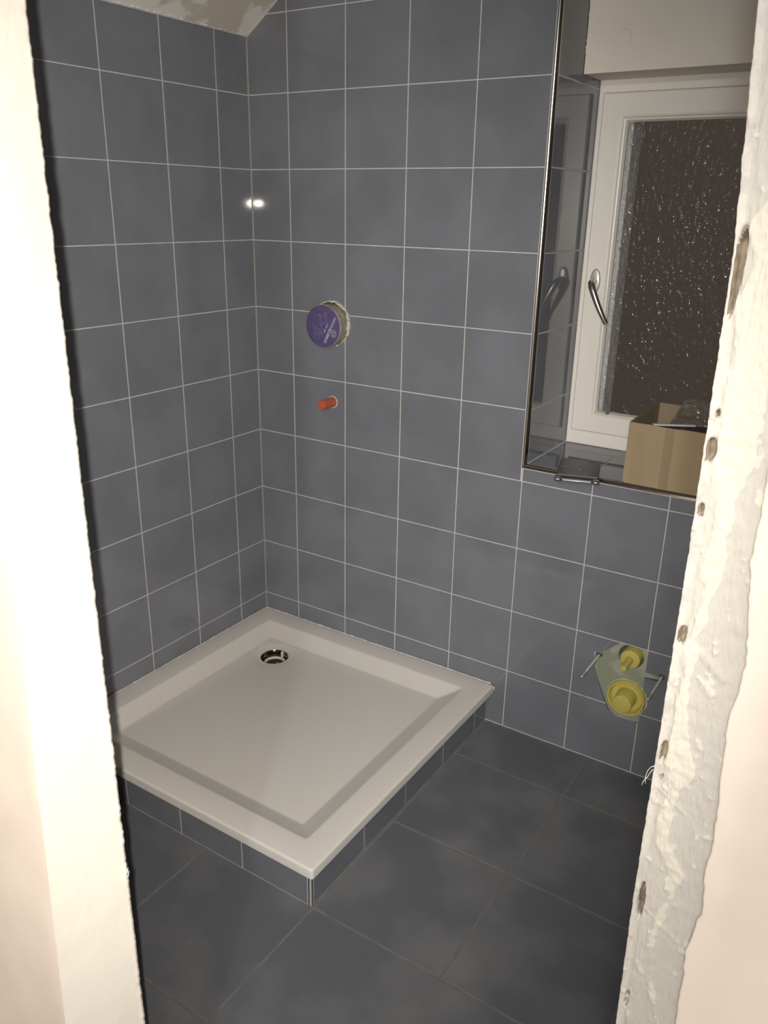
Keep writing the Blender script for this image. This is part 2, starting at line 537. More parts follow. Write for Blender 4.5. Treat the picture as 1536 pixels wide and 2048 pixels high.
# ------------------------------------------------------------------ floor
floor = struct(slab_object('floor', [(-0.15, X_RIGHT, Y_ROOM, 0.009, -0.12, -0.0008)], M['floor_grout']),
               'bathroom floor of dark slate blue tiles')
FF = frame_mat(O0, X, Y, Z)
fx = [0.0, 0.227, 0.5600, 0.8930, 1.2235, 1.5560, 1.8890, X_RIGHT]
fy = [Y_ROOM, -1.226, -0.8870, -0.5450, -0.2030, -0.003]
for i in range(len(fx) - 1):
    for j in range(len(fy) - 1):
        u0, u1, v0, v1 = fx[i] + 0.002, fx[i + 1] - 0.002, fy[j] + 0.002, fy[j + 1] - 0.002
        if u1 < 0.895 and v0 > -0.89:
            continue                            # under the shower
        place_tile(floor, FF, rect(u0, u1, v0, v1), M['floor_tile'], th=0.010, bev=0.0016, tilt=0.0006)

# ------------------------------------------------------------------ shower: plinth and tray
PX = 0.889
plinth = slab_object('shower_plinth', [(0.002, PX - 0.009, -PX + 0.009, -PX + 0.05, 0.001, 0.104), (PX - 0.05, PX - 0.009, -PX + 0.05, -0.003, 0.001, 0.104),
    (0.002, 0.04, -PX + 0.05, -0.003, 0.001, 0.104), (0.04, PX - 0.05, -0.045, -0.003, 0.001, 0.104)], M['grout'])
tag(plinth, 'low plinth faced with cut dark blue tiles under the white shower tray', 'plinth')
slab_object('grout', [(0.002, PX - 0.0012, -PX + 0.0012, -PX + 0.009, 0.001, 0.104), (PX - 0.009, PX - 0.0012, -PX + 0.009, -0.003, 0.001, 0.104)], M['grout'], plinth)
FP = frame_mat(Vector((0, -PX, 0)), X, Z, -Y)
px = [0.003, 0.074, 0.276, 0.4745, 0.680, PX - 0.0102]
for a, b in zip(px, px[1:]):
    place_tile(plinth, FP, rect(a + GAP * 0.8, b - GAP * 0.8, 0.003, 0.103), M['tile'])
FQ = frame_mat(Vector((PX, 0, 0)), Y, Z, X)
py = [-PX + 0.0102, -0.674, -0.4785, -0.2744, -0.080, -0.004]
for a, b in zip(py, py[1:]):
    place_tile(plinth, FQ, rect(a + GAP * 0.8, b - GAP * 0.8, 0.003, 0.103), M['tile'])
bm = bmesh.new()
prism(bm, trim_profile(0.0085), Vector((PX - 0.0085, -PX + 0.0085, 0.001)), X, -Y, Z, 0, 0.103)
obj('corner_trim', bm, M['steel'], plinth, autosmooth=40)

TW, TTOP, TBOT = 0.911, 0.1355, 0.1065
def rr_loop(x0, x1, y0, y1, r, z, n=6):
    pts = []
    for (cx, cy, a0) in ((x1 - r, y1 - r, 0), (x0 + r, y1 - r, PI / 2), (x0 + r, y0 + r, PI), (x1 - r, y0 + r, 3 * PI / 2)):
        for k in range(n + 1):
            a = a0 + PI / 2 * k / n
            pts.append((cx + r * math.cos(a), cy + r * math.sin(a), z))
    return pts
def densify(loop, per=14):
    res = []
    n = len(loop)
    for i in range(n):
        p, q = Vector(loop[i]), Vector(loop[(i + 1) % n])
        res.append(tuple(p))
        if (q - p).length > 0.1:
            for k in range(1, per):
                res.append(tuple(p.lerp(q, k / per)))
    return res
tray = thing('shower_tray', 'white square shower tray with a sloped basin rim on the tiled plinth', 'shower tray', (TW / 2, -TW / 2, TBOT))
TI = Matrix.Translation((-TW / 2, TW / 2, -TBOT))
loops = []
def L(ins, r, z):
    loops.append(densify(rr_loop(0.002 + ins, TW - ins, -TW + ins, -0.002 - ins, r, z)))
L(0.004, 0.006, TBOT); L(0.0, 0.007, TBOT + 0.003); L(0.0, 0.007, TTOP - 0.006)
for k in range(1, 6):
    a = PI / 2 * k / 5
    L(0.006 * (1 - math.cos(a)), max(0.0075 - 0.006 * (1 - math.cos(a)), 0.0015), TTOP - 0.006 + 0.006 * math.sin(a))
L(0.066, 0.010, TTOP); L(0.070, 0.010, TTOP - 0.0006); L(0.074, 0.010, TTOP - 0.003)
L(0.122, 0.008, 0.1098); L(0.126, 0.008, 0.1083); L(0.131, 0.008, 0.1080)
DC = Vector((0.2125, -0.2105, 0))
inner = loops[-1]
dirs = [(Vector((p[0], p[1], 0)) - DC).normalized() for p in inner]
for rr_, zz in ((0.076, 0.1072), (0.068, 0.1052), (0.056, 0.1030), (0.0465, 0.1022), (0.0455, 0.1008), (0.0455, 0.094)):
    loops.append([(DC.x + d.x * rr_, DC.y + d.y * rr_, zz) for d in dirs])
bm = bmesh.new()
rv = [[bm.verts.new(p) for p in lp] for lp in loops]
nL = len(rv[0])
for a, b in zip(rv, rv[1:]):
    for k in range(nL):
        bm.faces.new((a[k], a[(k + 1) % nL], b[(k + 1) % nL], b[k]))
obj('basin', bm, M['acrylic'], tray, TI, autosmooth=25)
dr = lathe([(0.0452, 0.1020), (0.0440, 0.1018), (0.0425, 0.0995), (0.0410, 0.090), (0.0395, 0.080), (0.0330, 0.076), (0.0300, 0.076)], 48)
dr_o = obj('drain', dr, M['drain_steel'], tray, TI @ Matrix.Translation((DC.x, DC.y, 0)), autosmooth=30)
obj('drain_pipe', lathe([(0.0345, 0.0775), (0.0345, 0.0835), (0.0285, 0.0835), (0.0275, 0.060)], 40), M['acrylic'], dr_o, autosmooth=30)
obj('drain_trap', lathe([(0.0275, 0.078), (0.0265, 0.064), (0.0255, 0.055)], 40, cap1=True), M['dark'], dr_o, autosmooth=30)
obj('drain_bar', bx(-0.003, 0.003, -0.026, 0.026, 0.068, 0.071, bev=0.0008), M['steel'], dr_o)
bm = bx(-0.0035, 0.0035, 0.036, 0.0440, 0.082, 0.1015, bev=0.0008)
obj('lug', bm, M['acrylic'], dr_o)
# smeared grout along the tray's two wall edges
def smear(name, path, up, parent):
    """thin uneven fillet of grout; path goes along the joint"""
    vs, fs = [], []
    n = len(path)
    for i, (p, inn) in enumerate(path):
        w = 0.0035 + 0.0045 * max(0, noise.noise(Vector((i * 0.31, 3.1, up)))) + random.uniform(0, 0.0022)
        h = 0.0025 + 0.0035 * max(0, noise.noise(Vector((i * 0.27, 9.1, up)))) + random.uniform(0, 0.0015)
        p = Vector(p)
        vs += [tuple(p + inn * 0.0005), tuple(p + Z * h + inn * 0.0005), tuple(p + Z * (0.35 * h) + inn * (0.4 * w)), tuple(p + inn * w + Z * 0.0003)]
        if i:
            b = 4 * (i - 1)
            for k in range(3):
                fs.append((b + k, b + k + 1, b + 5 + k, b + 4 + k))
    return raw(name, vs, fs, M['sealant'], parent, TI)
smear('sealant', [((0.004 + i * 0.0045, -0.0015, TTOP), -Y) for i in range(200)], 1.0, tray)
smear('sealant', [((0.0015, -0.004 - i * 0.0045, TTOP), X) for i in range(200)], 5.0, tray)
bmesh_l = bmesh.new()
for i in range(7):
    bmesh.ops.create_icosphere(bmesh_l, subdivisions=1, radius=random.uniform(0.002, 0.004), matrix=Matrix.Translation((TW + random.uniform(-0.004, 0.004), -0.004, TTOP - random.uniform(0.0, 0.022))))
k_ = obj('sealant_blob', bmesh_l, M['sealant'], tray, TI); k_['kind'] = 'stuff'

# ------------------------------------------------------------------ window
window = bpy.data.objects.new('window_1', None)
window.location = (1.355, Y_FR, SILL); COL.objects.link(window)
struct(window, 'white plastic casement window with hammered glass, night outside')
WI = Matrix.Translation((-1.355, -Y_FR, -SILL))
def miter_ring(bm, out_r, in_r, prof, side):
    """one mitred bar of a rectangular frame; prof: list of (t, y), t = 0 at the outer edge and 1 at the inner edge"""
    (ax0, ax1, az0, az1), (bx0, bx1, bz0, bz1) = out_r, in_r
    oc = [(ax0, az0), (ax1, az0), (ax1, az1), (ax0, az1)]
    ic = [(bx0, bz0), (bx1, bz0), (bx1, bz1), (bx0, bz1)]
    i, j = side, (side + 1) % 4
    A, B = [], []
    for tt, yy in prof:
        A.append(bm.verts.new((oc[i][0] + (ic[i][0] - oc[i][0]) * tt, yy, oc[i][1] + (ic[i][1] - oc[i][1]) * tt)))
        B.append(bm.verts.new((oc[j][0] + (ic[j][0] - oc[j][0]) * tt, yy, oc[j][1] + (ic[j][1] - oc[j][1]) * tt)))
    n = len(prof)
    for k in range(n):
        l = (k + 1) % n
        bm.faces.new((A[k], B[k], B[l], A[l]))
    bm.faces.new(A[::-1]); bm.faces.new(B)
WX0, WX1, WZ0, WZ1 = X_REV + 0.0005, X_REV2 - 0.0005, SILL + 0.001, 1.835
FRI = (WX0 + 0.040, WX1 - 0.040, WZ0 + 0.056, WZ1 - 0.055)
for s in range(4):
    bm = bmesh.new()
    miter_ring(bm, (WX0, WX1, WZ0, WZ1), FRI, [(0, 0.36), (0, Y_FR + 0.002), (0.06, Y_FR), (1, Y_FR), (1, 0.36)], s)
    obj('frame_bar', bm, M['upvc'], window, WI)
SA = (0.9725, X_REV2 - 0.0175, 0.8935, 1.7890)           # sash
SB = (1.0330, X_REV2 - 0.0780, 0.9490, 1.7280)
sash = bpy.data.objects.new('sash', None); COL.objects.link(sash); sash.parent = window
for s in range(4):
    bm = bmesh.new()
    miter_ring(bm, SA, SB, [(0, Y_FR + 0.001), (0, 0.2795), (0.05, 0.2770), (0.86, 0.2770), (0.93, 0.2790), (1, 0.2850), (1, Y_FR + 0.02), (0.75, Y_FR + 0.02), (0.75, Y_FR + 0.001)], s)
    obj('sash_bar', bm, M['upvc'], sash, WI)
GB = (1.0405, X_REV2 - 0.0855, 0.9565, 1.7205)
for s in range(4):
    bm = bmesh.new()
    miter_ring(bm, SB, GB, [(0, 0.2852), (0.4, 0.2860), (1, 0.2960), (1, 0.301), (0, 0.301)], s)
    obj('glazing_bead', bm, M['mould'] if s == 0 else M['upvc'], sash, WI)
bm = bmesh.new()
gx0, gx1, gz0, gz1 = GB[0] - 0.003, GB[1] + 0.003, GB[2] - 0.003, GB[3] + 0.003
raw('pane', [(gx0, 0.3015, gz0), (gx1, 0.3015, gz0), (gx1, 0.3015, gz1), (gx0, 0.3015, gz1)], [(0, 1, 2, 3)], M['glass'], sash, WI)
bm = bmesh.new()
for (a0, a1, c0, c1) in ((SA[0] - 0.0022, SA[0] - 0.0002, SA[2] - 0.002, SA[3] + 0.002), (SA[0], SA[1], SA[2] - 0.0022, SA[2] - 0.0002), (SA[0], SA[1], SA[3] + 0.0002, SA[3] + 0.0022), (SA[1] + 0.0002, SA[1] + 0.0022, SA[2], SA[3])):
    box(bm, a0, a1, Y_FR - 0.0012, Y_FR + 0.0005, c0, c1)
obj('gasket', bm, M['gasket'], window, WI)
# outside reveals with the shutter rails
obj('outside_reveal', bx(0.99, 1.035, 0.362, 0.440, 0.86, 1.83), M['render'], window, WI)
obj('outside_reveal', bx(1.675, 1.72, 0.362, 0.440, 0.86, 1.83), M['render'], window, WI)
# handle
hd = bpy.data.objects.new('window_handle', None); COL.objects.link(hd); hd.parent = window
HC = Vector((1.0030, 0.2770, 1.3200))
bm = bmesh.new()
n = 40
prof = [(1.0, 0.0), (1.0, 0.006), (0.95, 0.0085), (0.80, 0.0098)]
rings = [[bm.verts.new((HC.x + 0.0145 * s * math.cos(2 * PI * k / n), HC.y - d, HC.z + 0.0335 * s * math.sin(2 * PI * k / n))) for k in range(n)] for s, d in prof]
for a, b in zip(rings, rings[1:]):
    for k in range(n):
        bm.faces.new((a[k], a[(k + 1) % n], b[(k + 1) % n], b[k]))
bm.faces.new(rings[-1])
obj('rosette', bm, M['satin_grey'], hd, WI, autosmooth=50)
pts = [HC + Vector((0, -0.008, 0)), HC + Vector((0, -0.028, 0)), HC + Vector((0.001, -0.037, -0.003)), HC + Vector((0.0045, -0.0425, -0.011)), HC + Vector((0.012, -0.045, -0.026)),
       HC + Vector((0.024, -0.0465, -0.050)), HC + Vector((0.036, -0.0450, -0.074)), HC + Vector((0.046, -0.0415, -0.093)), HC + Vector((0.0535, -0.0370, -0.108))]
obj('lever', tube(pts, [0.0085, 0.0085, 0.0090, 0.0092, 0.0088, 0.0082, 0.0075, 0.0069, 0.0064], 16), M['brushed'], hd, WI, autosmooth=50)

# roller shutter box across the top of the recess
sb = obj('shutter_box', bx(X_REV + 0.001, X_REV2 - 0.001, 0.166, Y_FR + 0.005, 1.8205, H - 0.002, bev=0.0015), M['box_white'])
tag(sb, 'plain white boxed-in roller shutter casing above the window', 'shutter box')
bm = bmesh.new()
for i in range(34):
    zz = 1.85 + random.random() * 0.5
    bmesh.ops.create_icosphere(bm, subdivisions=1, radius=random.uniform(0.0008, 0.0026), matrix=Matrix.Translation((X_REV + 0.003, 0.1655, zz)) @ Matrix.Diagonal((1.2, 0.3, 2.6, 1)))
q = obj('filler_edge', bm, M['box_white'], sb); q['kind'] = 'stuff'
obj('stray_hair', tube([(1.055 + 0.012 * math.cos(a), 0.1655, 1.895 + 0.010 * math.sin(a) + 0.004 * a) for a in [0.4 * i - 1.2 for i in range(12)]], 0.0002, 5), M['gasket'], sb)

# ------------------------------------------------------------------ wall with the doorway, and the hall
wall_front = struct(slab_object('wall_front', [
    (-0.15, 1.0400, Y_HALL + 0.004, Y_ROOM - 0.001, -0.1, H),
    (1.7190, X_RIGHT + 1.5, Y_HALL + 0.012, Y_ROOM - 0.001, -0.1, H),
    (1.0400, 1.7190, Y_HALL + 0.004, Y_ROOM - 0.001, 2.09, H)], M['hall_paint']),
    'partition wall with the raw plastered doorway seen from the hall')
def nz(x, z, s, o=0.0):
    return noise.noise(Vector((x * s, o, z * s)))
# left jamb: hall edge leans a little; its room edge is torn
def lerp_tab(tab, z):
    if z <= tab[0][0]:
        return tab[0][1]
    for (a, va), (b, vb) in zip(tab, tab[1:]):
        if z <= b:
            return va + (vb - va) * (z - a) / (b - a)
    return tab[-1][1]
hall_edge = lambda z: 1.063 + 0.057 * (max(0.2, min(z, 1.5)) - 0.55)
zs = [0.0, 0.1, 0.2, 0.3] + [0.36 + 0.0025 * i for i in range(560)] + [1.80, 1.95, 2.09]
nu = 30
vs, fs = [], []
for i, z in enumerate(zs):
    fr = 0.0016 * nz(1.0, z, 60) + 0.0010 * nz(2.0, z, 190) + 0.0022 * max(0, nz(3.0, z, 22) - 0.15)
    if z < 0.98:
        fr += 0.0016 * abs(nz(4.0, z, 75))
    for j in range(nu + 1):
        tt = j / nu
        x = hall_edge(z) * (1 - tt) + 1.0715 * tt + 0.0004 * nz(tt * 0.1, z, 25, 3.0)
        y = Y_HALL * (1 - tt) + (Y_ROOM + 0.002) * tt
        if j >= nu - 1:
            x += fr if j == nu else 0.4 * fr
        vs.append((x, y, z))
    vs.append((1.0390, Y_ROOM + 0.002, z))
k = nu + 2
for i in range(len(zs) - 1):
    for j in range(nu + 1):
        a = i * k + j
        fs.append((a, a + 1, a + k + 1, a + k))
raw('reveal_plaster', vs, fs, M['reveal'], wall_front, smooth=True)
# hall face left of the doorway
vs, fs = [], []
xs = [1.0 - 0.025 * i for i in range(52)]
zz = [0.0 + 0.03 * i for i in range(81)]
for i, z in enumerate(zz):
    row = [hall_edge(z), hall_edge(z) - 0.004, hall_edge(z) - 0.02] + [x for x in xs]
    for j, x in enumerate(row):
        d = 0.0 if j == 0 else 0.0007 * nz(x, z, 14, 8.0) - 0.0006
        vs.append((x, Y_HALL + 0.0005 + d, z))
k = len(xs) + 3
for i in range(len(zz) - 1):
    for j in range(k - 1):
        a = i * k + j
        fs.append((a + 1, a, a + k, a + k + 1))
raw('paint_layer', vs, fs, M['hall_paint'], wall_front, smooth=True)
# scraped plaster strip right of the doorway, with corner bead slots broken open
right_edge = lambda z: lerp_tab([(0.9, 1.7178), (1.0, 1.7172), (1.1, 1.7157), (1.33, 1.7160), (1.49, 1.7147), (1.59, 1.7088)], z)
HOLES = [  # x, z, half width, half height, lean
    (1.7173, 1.4790, 0.0022, 0.0195, 0.05), (1.7178, 1.3936, 0.0031, 0.0058, 0.10), (1.7185, 1.3618, 0.0013, 0.0034, 0.0), (1.7192, 1.4130, 0.0008, 0.0020, 0.0),
    (1.7190, 1.2897, 0.0020, 0.0047, 0.08), (1.7193, 1.2135, 0.0016, 0.0065, 0.05), (1.7205, 1.1965, 0.0007, 0.0016, 0.3),
    (1.7204, 1.1030, 0.0017, 0.0120, 0.0), (1.7216, 1.0250, 0.0007, 0.0020, 0.0), (1.7212, 1.0170, 0.0010, 0.0026, 0.0)]
SCR = [(1.737, 1.2760, 0.011, 0.0035, -0.75), (1.728, 1.1830, 0.012, 0.0010, -0.6), (1.733, 1.092, 0.013, 0.0008, -0.6)]
BAND = [(0.95, 9, 7), (1.02, 22, 24), (1.055, 14, 14), (1.09, 16, 16), (1.12, 20, 22), (1.135, 19, 27), (1.150, 8, 16), (1.165, 6, 15), (1.178, 12, 12), (1.188, 9, 17), (1.203, 6, 22), (1.223, 5, 17), (1.250, 6, 13), (1.283, 6, 13), (1.290, 9, 9),
        (1.303, 10, 14), (1.326, 9, 18), (1.368, 9, 20), (1.385, 5, 22), (1.395, 6, 24), (1.444, 6, 27), (1.50, 8, 30), (1.52, 16, 32), (1.56, 14, 30), (1.62, 12, 34)]
def filler_amt(w, z):
    a = lerp_tab([(b[0], b[1]) for b in BAND], z) / 1000; c_ = lerp_tab([(b[0], b[2]) for b in BAND], z) / 1000
    j = 0.0040 * nz(w * 0.6, z, 55, 21.0) + 0.0016 * nz(w, z, 210, 22.0)
    d = min(w - a, c_ - w) + j
    v = min(1.0, max(0.0, 0.5 + d / 0.003))
    v = max(v, 0.75 * min(1, max(0, (noise.noise(Vector(((w + 0.45 * z) * 150, 23.0, (z - 0.3 * w) * 48))) + 0.5 * nz(w, z, 260, 24.0) - 0.40) / 0.16)))      # stray dabs
    return v
def hole_amt(x, z):
    b = 0.0
    for hx, hz, hw, hh, ln in HOLES:
        if abs(z - hz) < hh * 1.8 and abs(x - hx) < 0.012:
            dx = (x - hx - ln * (z - hz)) / hw; dz = (z - hz) / hh
            d = (abs(dx) ** 2.4 + abs(dz) ** 2.4) ** (1 / 2.4) + 0.15 * nz(x, z, 170, 5.0)
            b = max(b, min(1.0, max(0.0, (1.18 - d) / 0.30)))
    return b
zs = [0.0, 0.2, 0.4, 0.6, 0.8, 0.9] + [0.96 + 0.0011 * i for i in range(610)] + [1.64, 1.7, 1.9, 2.09]
nx = 52
vs, fs, hv, fv = [], [], [], []
for i, z in enumerate(zs):
    e = right_edge(z) + 0.0004 * nz(7.0, z, 90) + 0.0003 * nz(8.0, z, 300)
    for j in range(nx + 1):
        x = e + (0.0006 * j if j < 20 else 0.012 + 0.0013 * (j - 20) if j < 46 else 0.0458 + 0.03 * (j - 45))
        w = x - e
        h = 0.0006 * nz(x, z, 30, 1.0) + 0.0003 * nz(x, z, 140, 2.0)
        fa = filler_amt(w, z)
        h += fa * (0.0008 + 0.0005 * nz(x, z, 260, 6.0)) + 0.00025 * nz(x * 3.0, z * 0.5, 160, 7.0)
        fv.append(fa if 0.0032 < w else 0.0)
        if w < 0.0030:
            h += 0.0007 * (1 if w < 0.0022 else 0.4)                 # the bead's nose
        elif w < 0.0060:
            h -= 0.0004
        for sx_, sz_, sl, sw, an in SCR:
            du = (x - sx_) * math.cos(an) + (z - sz_) * math.sin(an); dv = -(x - sx_) * math.sin(an) + (z - sz_) * math.cos(an)
            if abs(du) < sl and abs(dv) < sw:
                h += 0.0010 * (1 - abs(dv) / sw)
        ho = hole_amt(x, z)
        if w < 0.0015:
            ho *= 0.0
        hv.append(ho)
        vs.append((x, Y_HALL + 0.0035 - h + 0.0075 * ho, z))
    vs.append((e - 0.0003, Y_HALL + 0.0045, z)); hv.append(0); fv.append(0)
    vs.append((e + 0.0002, Y_ROOM, z)); hv.append(0); fv.append(0)
k = nx + 3
for i in range(len(zs) - 1):
    for j in range(nx):
        a = i * k + j
        fs.append((a, a + 1, a + k + 1, a + k))
    a = i * k
    fs.append((a + nx + 1, a, a + k, a + k + nx + 1))
    fs.append((a + nx + 2, a + nx + 1, a + k + nx + 1, a + k + nx + 2))
st = raw('plaster_strip', vs, fs, M['strip'], wall_front, smooth=True)
fa_ = st.data.attributes.new('filler', 'FLOAT', 'POINT')
fa_.data.foreach_set('value', fv)
st.data.materials.append(M['cavity']); st.data.materials.append(M['bead'])
for p in st.data.polygons:
    if sum(hv[v] for v in p.vertices) / 4 > 0.42:
        p.material_index = 1
    else:
        v0 = st.data.vertices[p.vertices[0]].co
        if v0.x - right_edge(v0.z) < 0.0032:
            p.material_index = 2
st['label'] = 'grey scraped plaster strip with broken corner bead slots'
# ragged edge of the hall paint beyond the strip
bnd = [(0.9, 1.7520), (1.0235, 1.7531), (1.0844, 1.7507), (1.1148, 1.7551), (1.16, 1.7535), (1.2043, 1.7528), (1.24, 1.7500), (1.2842, 1.7531), (1.3397, 1.7466), (1.42, 1.7475), (1.6, 1.746)]
zs = [0.0, 0.3, 0.6, 0.9] + [0.96 + 0.0016 * i for i in range(420)] + [1.66, 1.8, 2.0, 2.2, H]
vs, fs = [], []
offs = [0.0, 0.0, 0.0006, 0.0016, 0.004, 0.008, 0.013, 0.018, 0.024, 0.03, 0.045, 0.08, 0.14, 0.3, 0.8, 1.7]
for i, z in enumerate(zs):
    e = lerp_tab(bnd, z) + 0.0016 * nz(11.0, z, 45) + 0.0009 * nz(12.0, z, 160) + 0.0018 * max(0, nz(13.0, z, 20))
    for j, o_ in enumerate(offs):
        x = e + o_
        lift = [-0.0028, 0.0004, 0.0012, 0.0011][j] if j < 4 else 0.0010
        if j >= 4:
            lift += 0.0005 * nz(x, z, 30, 12.0) - 0.0010 * math.exp(-((x - 1.7655 - 0.01 * (1.2 - z)) / 0.004) ** 2)
        vs.append((x, Y_HALL + 0.0006 - lift, z))
k = len(offs)
for i in range(len(zs) - 1):
    for j in range(k - 1):
        a = i * k + j
        fs.append((a, a + 1, a + k + 1, a + k))
raw('paint_layer', vs, fs, M['hall_paint'], wall_front, smooth=True)
# loose fibres of reinforcing mesh at the two plaster edges
def fibre(pts):
    f_ = obj('mesh_fibre', tube(pts, 0.00020, 6), M['fibre'], wall_front, smooth=True)
xe, ze = right_edge(1.2), 1.205
fibre([(xe + 0.001, Y_HALL, ze), (xe - 0.0012, Y_HALL + 0.0005, ze - 0.002), (xe - 0.0030, Y_HALL + 0.001, ze - 0.006), (xe - 0.0036, Y_HALL + 0.001, ze - 0.011), (xe - 0.0030, Y_HALL + 0.001, ze - 0.015)])
fibre([(xe, Y_HALL, ze - 0.003), (xe - 0.0016, Y_HALL + 0.0005, ze - 0.007), (xe - 0.0024, Y_HALL + 0.001, ze - 0.010), (xe - 0.0045, Y_HALL + 0.001, ze - 0.014), (xe - 0.0050, Y_HALL + 0.001, ze - 0.017)])
for dz, dx in ((0.0, 0.0), (-0.004, 0.0015)):
    obj('mesh_fibre', tube([(1.0712, Y_ROOM, 0.700 + dz), (1.0755 + dx, Y_ROOM - 0.002, 0.690 + dz), (1.0785 + dx, Y_ROOM - 0.002, 0.703 + dz)], [0.0009, 0.0008, 0.0005], 7), M['fibre'], wall_front, smooth=True)

hall_x0, hall_x1, hall_y = -0.15, X_RIGHT + 1.5, -3.75
struct(slab_object('floor_hall', [(hall_x0, hall_x1, hall_y, Y_ROOM, -0.12, -0.001)], M['hall_floor']))
struct(slab_object('wall_hall_rear', [(hall_x0, hall_x1, hall_y - 0.1, hall_y, -0.1, H)], M['hall_paint']))
struct(slab_object('wall_hall_left', [(hall_x0 - 0.1, hall_x0, hall_y, Y_HALL + 0.004, -0.1, H)], M['hall_paint']))
struct(slab_object('wall_hall_right', [(hall_x1, hall_x1 + 0.1, hall_y, Y_ROOM, -0.1, H)], M['hall_paint']))
struct(slab_object('ceiling_hall', [(hall_x0, hall_x1, hall_y, Y_ROOM, H, H + 0.15)], M['ceiling_white']))

# ------------------------------------------------------------------ concealed shower valve in the wall
def wall_m(x, z, y=0.0):
    """local z of the part points out of the back wall into the room, local x along the wall, local y up"""
    return frame_mat(Vector((x, y, z)), X, Z, -Y)
def tiles_near(x0, x1, z0, z1):
    return [o for (o, a, b, c_, d) in back_tiles if a < x1 and b > x0 and c_ < z1 and d > z0]
def round_cut(x, z, r, depth, wob=0.0, n=40):
    bm = bmesh.new()
    pl = []
    for k in range(n):
        a = 2 * PI * k / n
        rr_ = r * (1 + wob * noise.noise(Vector((math.cos(a) * 2.5, math.sin(a) * 2.5, r * 50))))
        pl.append((rr_ * math.cos(a), rr_ * math.sin(a)))
    prism(bm, pl, Vector((x, 0, z)), X, Z, -Y, -depth, 0.02)
    return bm
VX, VZ = 0.2994, 1.1732
carve(tiles_near(VX - 0.068, VX + 0.068, VZ - 0.068, VZ + 0.068) + [gr_back, wall_back], round_cut(VX, VZ, 0.0675, 0.055, 0.05))
valve = thing('shower_valve_box', 'round violet covered valve box sticking out of the tiled shower wall', 'valve box', (VX, 0, VZ))
vm = Matrix.Translation((-VX, 0, -VZ))
obj('collar', lathe([(0.0615, -0.05), (0.0615, 0.040), (0.0630, 0.0405), (0.0630, 0.0440), (0.0618, 0.0450), (0.0600, 0.0452)], 64), M['collar'], valve, vm @ wall_m(VX, VZ - 0.0050), autosmooth=40)
obj('cover', lathe([(0.0618, 0.0445), (0.0616, 0.0462), (0.0600, 0.0468), (0.001, 0.0468)], 64, cap1=True), M['purple'], valve, vm @ wall_m(VX, VZ - 0.0050), autosmooth=40)
# crumbly plaster in the gap round the box
bm = bmesh.new()
n = 90
ringv = []
for k in range(n):
    a = 2 * PI * k / n
    gapk = 0.35 if (0.45 < a < 0.72 or 5.55 < a < 5.7) else 1.0      # broken away
    ro = 0.0672 + 0.0022 * noise.noise(Vector((a * 5, 1, 0))) + 0.0010 * random.uniform(-1, 1)
    hh = gapk * (0.006 + 0.005 * noise.noise(Vector((a * 4, 7, 0))) + 0.002 * random.random())
    ringv.append([bm.verts.new((r_ * math.cos(a), r_ * math.sin(a), h_)) for r_, h_ in ((ro + 0.0008, -0.006), (ro, max(0.0006, hh * 0.5)), (0.0650, hh), (0.0622, hh * 1.15), (0.0617, -0.01))])
for k in range(n):
    a, b = ringv[k], ringv[(k + 1) % n]
    for j in range(4):
        bm.faces.new((a[j], b[j], b[j + 1], a[j + 1]))
obj('plaster_ring', bm, M['plaster'], valve, vm @ wall_m(VX, VZ))
for a, sz in ((3.50, 0.0062), (4.25, 0.0045), (4.37, 0.0035), (5.0, 0.003)):
    bm = bmesh.new()
    bmesh.ops.create_icosphere(bm, subdivisions=2, radius=sz, matrix=Matrix.Translation((0.0685 * math.cos(a), 0.0685 * math.sin(a), 0.003)) @ Matrix.Rotation(a, 4, 'Z') @ Matrix.Diagonal((0.7, 1.6, 0.8, 1)))
    obj('plaster_crumb', bm, M['fibre'], valve, vm @ wall_m(VX, VZ), smooth=True)
# printing on the cover
cover_m = vm @ wall_m(VX, VZ - 0.0050) @ Matrix.Translation((0, 0, 0.0471))
def text(body, size, at, ang, material, bold=0.0, name='lettering', shear=0.0):
    cu = bpy.data.curves.new(name, 'FONT')
    cu.body = body; cu.size = size; cu.align_x = 'LEFT'; cu.align_y = 'CENTER'; cu.offset = bold; cu.shear = shear
    o = bpy.data.objects.new('tmp_text', cu); COL.objects.link(o)
    bpy.context.view_layer.update()
    me = bpy.data.meshes.new_from_object(o.evaluated_get(bpy.context.evaluated_depsgraph_get()))
    w = max(v.co.x for v in me.vertices)
    bpy.data.objects.remove(o); bpy.data.curves.remove(cu)
    me.materials.clear()
    link(name, me, material, valve, cover_m @ Matrix.Translation((at[0], at[1], 0)) @ Matrix.Rotation(ang, 4, 'Z'))
    return w
TA = math.radians(-117.7)
td = Vector((math.cos(TA), math.sin(TA))); tu = Vector((-td.y, td.x))
p0 = Vector((0.0505, 0.0275)) + tu * -0.004
w1 = text('HANSA', 0.0113, p0, TA, M['white_ink'])
text('BLUEBOX', 0.0113, p0 + td * (w1 + 0.0006), TA, M['white_ink'], bold=0.0002)
pq = Vector((0.0180, 0.0060))
def line_art(name, segs, material, w=0.0007):
    bm = bmesh.new()
    for (a, b) in segs:
        a, b = Vector((*a, 0)), Vector((*b, 0))
        d = (b - a)
        if d.length < 1e-6:
            continue
        nrm = Vector((-d.y, d.x, 0)).normalized() * w / 2
        vv = [bm.verts.new(p) for p in (a - nrm, b - nrm, b + nrm, a + nrm)]
        bm.faces.new(vv)
    for v in bm.verts:
        v.co.z = 0.0
    me_o = obj(name, bm, material, valve, cover_m)
    return me_o
